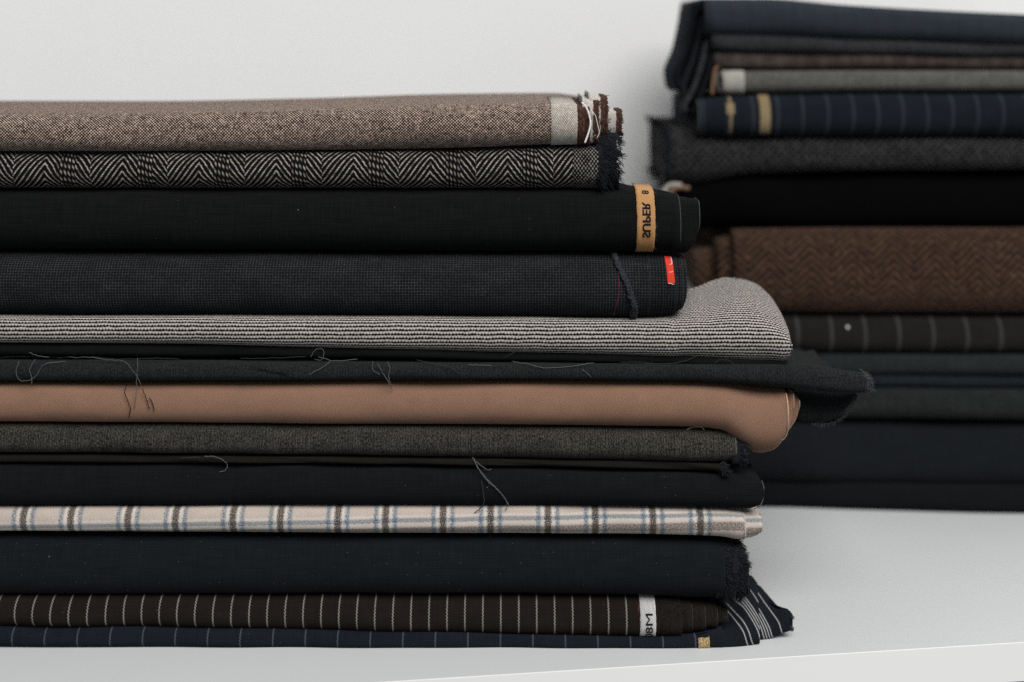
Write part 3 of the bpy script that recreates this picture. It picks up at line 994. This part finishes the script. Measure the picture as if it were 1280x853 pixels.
# 9 grey brown melange
t9 = root('grey brown melange cloth with a frayed dark tip, directly under the tan cloth', G1, 530, 575)
f = Fold([(LX, 529, 566), (200, 531, 568), (400, 533, 570), (640, 534, 574), (800, 536, 577), (900, 538, 579), (922, 543, 577)], 0.003, 0.24, p=2.05, rk=0.5, seed=24)
FRONT.append(f)
f.build('outer_fold', M['brown_mel'], t9)
g = Fold([(915, 544, 582), (926, 548, 580), (932, 556, 574)], 0.005, 0.22, rk=0.4, seed=25)
g.build('inner_fold', M['navy_fray'], t9, layers=2)
g.fringe('frayed_edge', M['navy_fray'], t9, 929, 900, 0.0032, 0.00019, seed=61, spread=5, out=0.4)
f.edge('cut_edge', M['thread_grey'], t9, 920, 0.00035, back=0, pa=-0.3, pb=1.1, off=0.0003)
g = Fold([(LX, 569, 577), (200, 571, 579), (400, 573, 580), (640, 576, 583), (860, 579, 588), (902, 581, 590)], 0.006, 0.2, p=2.0, rk=0.5, seed=26)
g.build('under_fold', M['olive'], t9)
g.fringe('frayed_edge', M['navy_fray'], t9, 905, 160, 0.006, 0.00024, seed=62, spread=6)

# 10 ink black
t10 = root('plain ink black cloth, directly on top of the beige plaid', G1, 580, 635)
f = Fold([(LX, 573, 635), (200, 576, 634), (400, 579, 633), (640, 583, 634), (800, 588, 634), (905, 592, 636), (940, 595, 637), (951, 600, 632), (955.5, 608, 622)], 0.001, 0.25, p=2.05, rk=0.45, seed=27)
FRONT.append(f)
f.build('outer_fold', M['ink'], t10)
P = [Vector((PX(a, 0.0), 0.003, PZ(c, 0.003))) for a, c in [(943, 636.5), (951, 632), (955, 622), (955.5, 610), (953, 601)]]
tube('cut_edge', [smooth_line(P)], 0.00035, M['thread_grey'], t10)

# 11 plaid
t11 = root('beige plaid cloth with blue and brown checks, the only plaid one', G1, 633, 668)
f = Fold([(LX, 635, 664), (200, 635, 666), (400, 634, 667), (640, 633, 668), (800, 635, 669), (900, 638, 672), (928, 641, 676), (932, 643, 675)], 0.002, 0.24, p=2.05, rk=0.5, seed=28)
FRONT.append(f)
f.build('outer_fold', M['plaid'], t11)
g = Fold([(915, 642, 674), (935, 642, 674), (948, 643, 670), (953, 646, 665)], 0.0055, 0.22, p=2.05, rk=0.45, seed=29)
g.build('inner_fold', M['plaid'], t11)
f.edge('cut_edge', M['cream_wool'], t11, 931.5, 0.0007, back=0.01, jit=0.0003, pa=-1.4, pb=1.4)
g.fringe('frayed_edge', M['cream_wool'], t11, 952, 60, 0.0015, 0.00012, seed=63, spread=1)

# 12 navy
t12 = root('thick plain dark navy cloth with shaggy end, directly under the beige plaid', G1, 668, 745)
f = Fold([(LX, 665, 746), (200, 666, 746), (400, 667, 745), (640, 668, 745), (800, 670, 747), (880, 673, 750), (907, 677, 749)], 0.000, 0.25, p=2.05, rk=0.45, seed=31)
FRONT.append(f)
f.build('outer_fold', M['navy'], t12)
g = Fold([(896, 677, 750), (918, 681, 748), (932, 690, 742), (937, 702, 732)], 0.004, 0.22, rk=0.4, seed=32, wave=0.003)
g.build('inner_fold', M['navy_fray'], t12, layers=2)
g.fringe('frayed_edge', M['navy_fray'], t12, 912, 2400, 0.0045, 0.00021, seed=64, spread=12, out=0.7)
g.fringe('frayed_edge', M['navy_fray'], t12, 931, 2400, 0.0042, 0.00021, seed=65, spread=10, out=0.5, back=0.08)

# 13 brown pinstripe
t13 = root('dark brown pinstripe cloth with white lettered label, second from the bottom of the near pile', G1, 745, 798)
f = Fold([(LX, 746, 783), (200, 746, 785), (400, 746, 789), (640, 746, 795), (800, 748, 798), (840, 750, 797), (853, 752, 796)], 0.003, 0.24, p=2.05, rk=0.5, seed=33)
FRONT.append(f)
f13 = f
f.build('outer_fold', M['pin_brown'], t13)
f.patch('plain_end', M['pin_end'], t13, 826, 853, off=0.0004)
lb = f.patch('woven_label', M['silver'], t13, 800.5, 820, off=0.0006, ragged=0.4)
lettering('108M', f, lb, M['letter'], 811.5, 799, 768, 8.8, bold=-0.003)
tube('loose_thread', [[on(f, a, c, 0.0006) for a, c in ((798.5, 754), (798.6, 764), (799, 774), (799, 783))]], 0.00025, M['red_thread'], t13)
for i, (xe, tt, bb) in enumerate(((866, 753, 793), (882, 755, 790), (897, 757, 786), (910, 760, 780))):
    g = Fold([(xe - 26, tt - 1, bb + 3), (xe - 8, tt, bb + 1), (xe, tt + 2, bb - 1)], 0.004 + 0.0016 * (i + 1), 0.2, p=2.05, rk=0.45, seed=70 + i)
    g.build('inner_fold', M['pin_end'], t13, layers=2)
    g.edge('cut_edge', M['thread_dark'], t13, xe, 0.0003, back=0, pa=-1.2, pb=1.2)

# 14 navy pinstripe
t14 = root('navy pinstripe cloth with its striped end fanning out, lying on the white shelf', G1, 785, 812)
f = Fold([(LX, 784, 810), (200, 787, 811), (400, 790, 812), (640, 796, 812.5), (800, 799, 812.5), (860, 798, 812), (905, 790, 811)], 0.001, 0.24, p=2.05, rk=0.5, seed=34, comp=0.4)
FRONT.append(f)
f.build('outer_fold', M['pin_navy'], t14)
f.patch('woven_label', M['gold_pale'], t14, 873, 887, off=0.0006, pb=0.9, ragged=0.5)
lbl = bpy.data.objects['woven_label.002']
for py in (797.2, 790.5):
    P = [on(f, a, py, 0.0012) for a in (873.5, 877, 880, 883, 886.5)]
    o = tube('label_line', [P], 0.00055, M['letter'], t14)
    o.parent = lbl
    o.location = (0, 0, 0)
g = Fold([(890, 770, 811.5), (905, 752, 811), (922, 728, 809.5), (934, 719, 807.5), (941, 719, 804.5), (950, 729, 801.5)], 0.004, 0.2, p=2.05, rk=0.25, seed=35, wave=0.001,
         rt=[(890, 0.02), (905, 0.055), (925, 0.085), (940, 0.085), (950, 0.075)], comp=1.0, dk=[(890, 0.06), (925, 0.11), (950, 0.10)])
g.build('flared_end', M['navy_fan'], t14, step=4.0)
g = Fold([(925, 740, 803), (940, 738, 802.5), (950, 731, 801), (958, 739, 798.5), (966, 749, 795.5), (975, 759, 791.5), (983, 763, 789.5), (988, 764, 788), (991, 768, 784)], 0.018, 0.18, p=2.05, rk=0.25, seed=36, wave=0.001,
         rt=[(925, 0.06), (950, 0.06), (965, 0.04), (980, 0.012), (991, 0.006)], comp=1.0, dk=[(925, 0.08), (950, 0.08), (980, 0.03), (991, 0.02)])
g.build('flared_end', M['navy_fan'], t14, step=4.0)
g.fringe('frayed_edge', M['edge_grey'], t14, 990, 130, 0.0018, 0.00016, seed=66, spread=1.5)

# ---- loose threads lying over the fronts of the near pile
FRONT_END = [736, 748, 851, 859, 990, 984, 1089, 985, 922, 955, 932, 907, 853, 905]


def front_y(px, py):
    best = 9.0
    for f in FRONT:
        if px > f.x1 - 1:
            continue
        t, b_ = interp(f.prof, px, 1), interp(f.prof, px, 2)
        if t - 2 <= py <= b_ + 2:
            ph = f.phi_at(px, py)
            best = min(best, f.pt(px, ph).y)
    return best if best < 1 else 0.004


def thread(parent, pts, mat, rad=0.00026, off=0.0014):
    P = []
    ys = [front_y(a, c) for a, c in pts]
    for i, (a, c) in enumerate(pts):
        y = min(ys[max(0, i - 1):i + 2]) - off
        P.append(Vector((PX(a, y), y, PZ(c, y))))
    Q = smooth_line(P, 7)
    Q = [q + Vector((R.gauss(0, 0.00016), R.gauss(0, 0.0001), R.gauss(0, 0.00016))) for q in Q]
    fz = [Q]
    for q in Q[::2]:
        d = Vector((R.uniform(-1, 1), R.uniform(-.6, .2), R.uniform(-1, 1))) * 0.0009
        fz.append([q, q + d])
    o = tube('loose_thread', fz[:1], rad, mat, parent)
    return o


TG, TD, TB = M['thread_grey'], M['thread_dark'], M['thread_black']
for pts, mt in [
    ([(24, 452), (20, 464), (24, 475), (35, 476), (45, 470), (51, 460), (60, 454), (82, 452)], TG),
    ([(44, 449), (37, 462), (39, 470), (40, 480)], TG),
    ([(0, 447), (45, 446), (80, 447), (113, 447), (135, 450), (155, 452), (163, 460), (171, 471), (176, 481)], TG),
    ([(36, 441), (48, 445), (62, 447)], TG),
    ([(113, 446), (140, 449), (165, 449), (200, 448), (225, 449)], TD),
    ([(172, 448), (172, 460), (171, 474), (170, 490), (168, 512)], TG),
    ([(159, 481), (156, 491), (160, 502), (163, 511), (161, 523)], TB),
    ([(178, 486), (183, 500), (187, 512)], TB),
    ([(186, 497), (190, 503), (193, 514)], TB),
    ([(300, 448), (340, 448), (383, 446)], TD),
    ([(388, 447), (394, 438), (401, 436), (405, 441), (402, 450), (393, 449)], TG),
    ([(398, 446), (415, 451), (432, 451), (447, 449)], TG),
    ([(386, 469), (398, 462), (407, 457), (413, 452)], TG),
    ([(310, 458), (335, 463), (360, 468)], TB),
    ([(466, 452), (466, 463), (475, 468)], TG),
    ([(472, 455), (479, 467), (486, 479), (491, 489)], TG),
    ([(484, 452), (487, 460), (486, 471), (489, 484)], TG),
    ([(520, 450), (545, 455), (562, 459), (575, 469)], TD),
    ([(585, 456), (600, 457), (614, 457)], TG),
    ([(630, 448), (640, 442), (648, 437)], TD),
    ([(640, 452), (660, 455), (680, 460), (705, 459), (728, 456), (742, 454)], TG),
    ([(728, 462), (733, 466), (739, 472)], TG),
    ([(775, 453), (800, 453), (826, 455), (850, 453), (872, 445)], TD),
    ([(893, 455), (900, 450), (911, 451), (919, 457)], TD)]:
    thread(t6, pts, mt, 0.00024 if mt is not TB else 0.0003)
for pts, mt in [
    ([(590, 571), (597, 585), (608, 600), (622, 613), (632, 624), (634, 634), (631, 638)], TG),
    ([(592, 573), (600, 588), (612, 602), (626, 617), (637, 633)], TG),
    ([(602, 600), (604, 616), (605, 627), (602, 634), (593, 641)], TD),
    ([(595, 577), (605, 585), (611, 588), (614, 586)], TG),
    ([(255, 571), (268, 571), (278, 575), (284, 581), (282, 588), (274, 590)], TG),
    ([(225, 573), (240, 572), (250, 572)], TD)]:
    thread(t9, pts, mt, 0.0003)
thread(t8, [(858, 537), (868, 534), (877, 534), (880, 538)], M['tan_edge'], 0.0004)
thread(t11, [(610, 660), (613, 670), (613, 674)], TB, 0.00015)

# ------------------------------------------------------------------ the far pile
RX = 1400


def far(label, prof, mat, y=0.0, p=2.05, rk=0.45, seed=1, depth=0.24, part='outer_fold', parent=None, wave=0.0016, layers=3, **kw):
    t = parent or root(label, G2, prof[0][1], prof[0][2], y=YR + 0.1, px=1080)
    f = Fold(prof, YR + y, depth, p=p, rk=rk, seed=seed, wave=wave, **kw)
    f.build(part, M[mat], t, step=14, layers=layers)
    return t, f


def drape(name, mat, parent, pts, y0, y1, thick=0.0022, sway=0.004, seed=1):
    """cloth end hanging down, seen along its edge: a path in x-z carried back in depth"""
    P = smooth_line([Vector((a, 0, PZ(c, y0))) for a, c in pts], 6)
    ny = 10
    verts, faces, uv = [], [], []
    r = random.Random(seed)
    ph = r.uniform(0, 6)
    for i, q in enumerate(P):
        for j in range(ny + 1):
            t = j / ny
            verts.append((PX(q.x, y0 + (y1 - y0) * t * 0.35) + sway * math.sin(ph + t * 5 + i * 0.15) * (i / len(P)), y0 + (y1 - y0) * t, q.z + 0.003 * math.sin(ph + t * 7) * (i / len(P))))
            uv.append((i * 4.0, t * 300))
    n = ny + 1
    for i in range(len(P) - 1):
        for j in range(ny):
            faces.append((i * n + j, (i + 1) * n + j, (i + 1) * n + j + 1, i * n + j + 1))
    me = bpy.data.meshes.new(name)
    me.from_pydata(verts, [], faces)
    lay = me.uv_layers.new(name='UVMap')
    k = 0
    for f in faces:
        for q in f:
            lay.data[k].uv = uv[q]
            k += 1
    o = link(name, me, M[mat], parent)
    so = o.modifiers.new('thickness', 'SOLIDIFY')
    so.thickness = thick
    so.offset = 0
    return o


# 1 navy on top, end hanging down at the left
a1, f = far('navy cloth with drooping dark left end, on top of the far pile', [(882, -2, 46), (960, -2, 48), (1060, 6, 50), (1180, 13, 54), (1290, 18, 58), (RX, 22, 60)], 'r_navy', -0.012, seed=81, rk=0.5, comp=0.5)
for k, (mt, pts) in enumerate([
        ('r_ink', [(884, 2), (870, 4), (862, 9), (858, 28), (849, 64), (839, 88), (842, 110)]),
        ('r_dblack', [(888, 8), (878, 10), (869, 16), (865, 40), (857, 70), (848, 95), (850, 112)]),
        ('r_dnavy', [(892, 16), (884, 18), (877, 24), (872, 50), (864, 80), (856, 104), (858, 117)])]):
    drape('hanging_end', mt, a1, pts, YR + 0.010, YR + 0.11, 0.0045, 0.0015, k)
# 2 slate
a2, f = far('thin slate grey cloth, second from the top of the far pile', [(890, 40, 63), (960, 42, 66), (1060, 48, 67), (1160, 52, 69), (RX, 56, 72)], 'r_slate', -0.004, seed=82)
drape('hanging_end', 'r_slate', a2, [(905, 44), (893, 46), (884, 54), (879, 80), (869, 112), (856, 136), (858, 143)], YR + 0.008, YR + 0.12, 0.0045, 0.0015, 3)
drape('hanging_end', 'r_dblack', a2, [(908, 52), (900, 54), (892, 62), (887, 92), (877, 122), (866, 146)], YR + 0.006, YR + 0.12, 0.0045, 0.0015, 4)
# 3 brown check
a3, f = far('brown checked cloth between the slate cloth and the grey one', [(893, 62, 86), (960, 64, 87), (1100, 65, 86), (RX, 67, 88)], 'r_brownchk', 0.003, seed=83)
drape('hanging_end', 'r_tan', a3, [(908, 78), (897, 83), (893, 98), (890, 116)], YR + 0.006, YR + 0.12, 0.003, 0.002, 5)
# 4 grey
a4, f = far('light grey flannel with cream end, above the far gold marked navy cloth', [(903, 89, 117), (960, 89, 117), (1100, 88, 115), (RX, 88, 115)], 'r_grey', 0.001, seed=84)
f.patch('selvedge_band', M['r_cream'], a4, 904, 931, off=0.0007, topback=0.1)
drape('hanging_end', 'r_grey', a4, [(912, 90), (899, 92), (896, 100), (899, 112)], YR + 0.008, YR + 0.1, 0.003, 0.001, 6)
# 5 navy pinstripe with gold
a5, f = far('navy pinstripe cloth with two gold selvedge marks, in the far pile', [(872, 126, 170), (890, 123, 171), (960, 120, 171), (1100, 118, 170), (RX, 118, 170)], 'r_pin', -0.009, seed=85, rk=0.42)
lb = f.patch('woven_label', M['gold_far'], a5, 950, 963, pa=-0.9, pb=1.5, off=0.0008)
f.patch('gold_mark', M['gold_far'], a5, 908, 918, pa=0.15, pb=0.75, off=0.0008)
f.patch('gold_mark', M['gold_far'], a5, 912, 915, pa=-0.9, pb=1.35, off=0.0007)
f.edge('cut_edge', M['edge_grey'], a5, 874, 0.0007, back=0.05)
# 6 charcoal
a6, f = far('charcoal speckled cloth jutting furthest left in the far pile', [(838, 160, 232), (870, 160, 232), (900, 166, 226), (950, 170, 218), (1100, 170, 214), (RX, 170, 212)], 'r_char', 0.002, seed=86, rk=0.4)
f.fringe('frayed_edge', M['navy_fray'], a6, 838, 900, 0.007, 0.0004, seed=91, spread=3, sg=-1, back=0.2)
# 7 black
a7, f = far('deep black cloth forming the dark gap above the brown herringbone', [(852, 226, 286), (900, 218, 287), (1000, 215, 288), (RX, 212, 287)], 'r_black', 0.012, seed=87, rk=0.35, wave=0.003)
drape('hanging_end', 'r_cream', a7, [(852, 232), (842, 232), (834, 236), (831, 246)], YR + 0.012, YR + 0.10, 0.004, 0.001, 7)
drape('hanging_end', 'r_tan', a7, [(862, 236), (846, 236), (838, 244), (836, 256)], YR + 0.012, YR + 0.1, 0.004, 0.001, 8)
# 8 brown herringbone
a8, f = far('thick brown herringbone tweed, the only brown bolt of the far pile', [(919, 289, 392), (935, 288, 393), (1000, 287, 393), (1150, 287, 393), (RX, 288, 393)], 'r_brown', -0.008, seed=88, rk=0.3)
g = Fold([(898, 302, 385), (906, 299, 388), (916, 296, 390), (930, 295, 391)], YR + 0.004, 0.2, rk=0.3, seed=92)
g.build('inner_fold', M['r_brown'], a8, layers=2)
g = Fold([(868, 318, 360), (880, 314, 372), (905, 310, 384)], YR + 0.02, 0.18, rk=0.3, seed=93)
g.build('inner_fold', M['r_brown'], a8, layers=2)
# 9 striped
a9, f = far('dark brown cloth with faint pale stripes, under the far brown herringbone', [(940, 395, 441), (1000, 395, 441), (1150, 396, 442), (RX, 397, 442)], 'r_stripe', 0.002, seed=89, rk=0.45)
q = on(f, 1060, 410, 0.0008)
bm = bmesh.new()
bmesh.ops.create_icosphere(bm, subdivisions=2, radius=0.0016)
for v in bm.verts:
    v.co = Vector((v.co.x, v.co.y * 0.5, v.co.z)) + q
me = bpy.data.meshes.new('lint_speck')
bm.to_mesh(me)
bm.free()
link('lint_speck', me, M['white'], a9)
# 10.. 14
a10, f = far('slate green cloth below the faint striped cloth in the far pile', [(980, 442, 466), (1008, 443, 468), (1150, 444, 469), (RX, 444, 470)], 'r_teal', 0.003, seed=90)
g = Fold([(970, 438, 470), (1000, 437, 468), (1007, 441, 462)], YR - 0.006, 0.2, rk=0.4, seed=94)
g.build('turned_end', M['r_teal'], a10, layers=2)
a11, f = far('thinnest ink blue cloth, third from the bottom pair in the far pile', [(985, 469, 483), (1150, 470, 484), (RX, 471, 485)], 'r_ink', 0.006, seed=95)
a12, f = far('dark green cloth resting on the wide dark navy bolt in the far pile', [(980, 484, 523), (1100, 484, 524), (RX, 486, 527)], 'r_green', -0.001, seed=96)
a13, f = far('thickest dark navy bolt, second from the bottom of the far pile', [(900, 525, 604), (960, 524, 606), (1060, 525, 608), (1180, 527, 613), (RX, 530, 618)], 'r_dnavy', 0.002, seed=97, rk=0.3, wave=0.003)
a14, f = far('flat black cloth at the bottom of the far pile, on the shelf', [(880, 603, 636), (960, 604, 637), (1060, 607, 640), (1180, 612, 643), (RX, 617, 646)], 'r_dblack', 0.000, seed=98, rk=0.4, comp=0.0, yk=[(880, 0.008), (960, 0.008), (1060, 0.000), (1180, -0.008), (RX, -0.016)])
a14.location.z = 0

for o in COL.objects:      # parts keep their world place under their cloth
    pass

# ------------------------------------------------------------------ light
w = bpy.data.worlds.new('World')
sc.world = w
w.use_nodes = True
bg = w.node_tree.nodes['Background']
bg.inputs[0].default_value = (0.88, 0.95, 1.0, 1)
bg.inputs[1].default_value = 0.23


def area(name, loc, target, size, power, col):
    l = bpy.data.lights.new(name, 'AREA')
    l.shape = 'RECTANGLE'
    l.size, l.size_y = size
    l.energy = power
    l.color = col
    o = bpy.data.objects.new(name, l)
    COL.objects.link(o)
    o.location = loc
    d = Vector(target) - Vector(loc)
    o.rotation_euler = d.to_track_quat('-Z', 'Y').to_euler()
    return o


area('window_light', (0.8, -1.95, 2.3), (0.05, 0.3, 0.2), (2.4, 1.5), 112, (1.0, 0.985, 0.965))

# ------------------------------------------------------------------ camera
cd = bpy.data.cameras.new('camera')
cam = bpy.data.objects.new('camera', cd)
COL.objects.link(cam)
cam.location = (0, -CAMD, CAMH)
cam.rotation_euler = (PI / 2, 0, 0)
cd.lens = 60
cd.sensor_width = 36
cd.shift_y = -(426.5 - HY) / 1280.0
cd.clip_start = 0.05
cd.clip_end = 50
cd.dof.use_dof = True
cd.dof.focus_distance = CAMD - 0.002
cd.dof.aperture_fstop = 3.3
sc.camera = cam

sc.view_settings.view_transform = 'Standard'
sc.view_settings.look = 'None'
sc.view_settings.exposure = 0.0
sc.view_settings.gamma = 1.0
sc.cycles.use_denoising = False
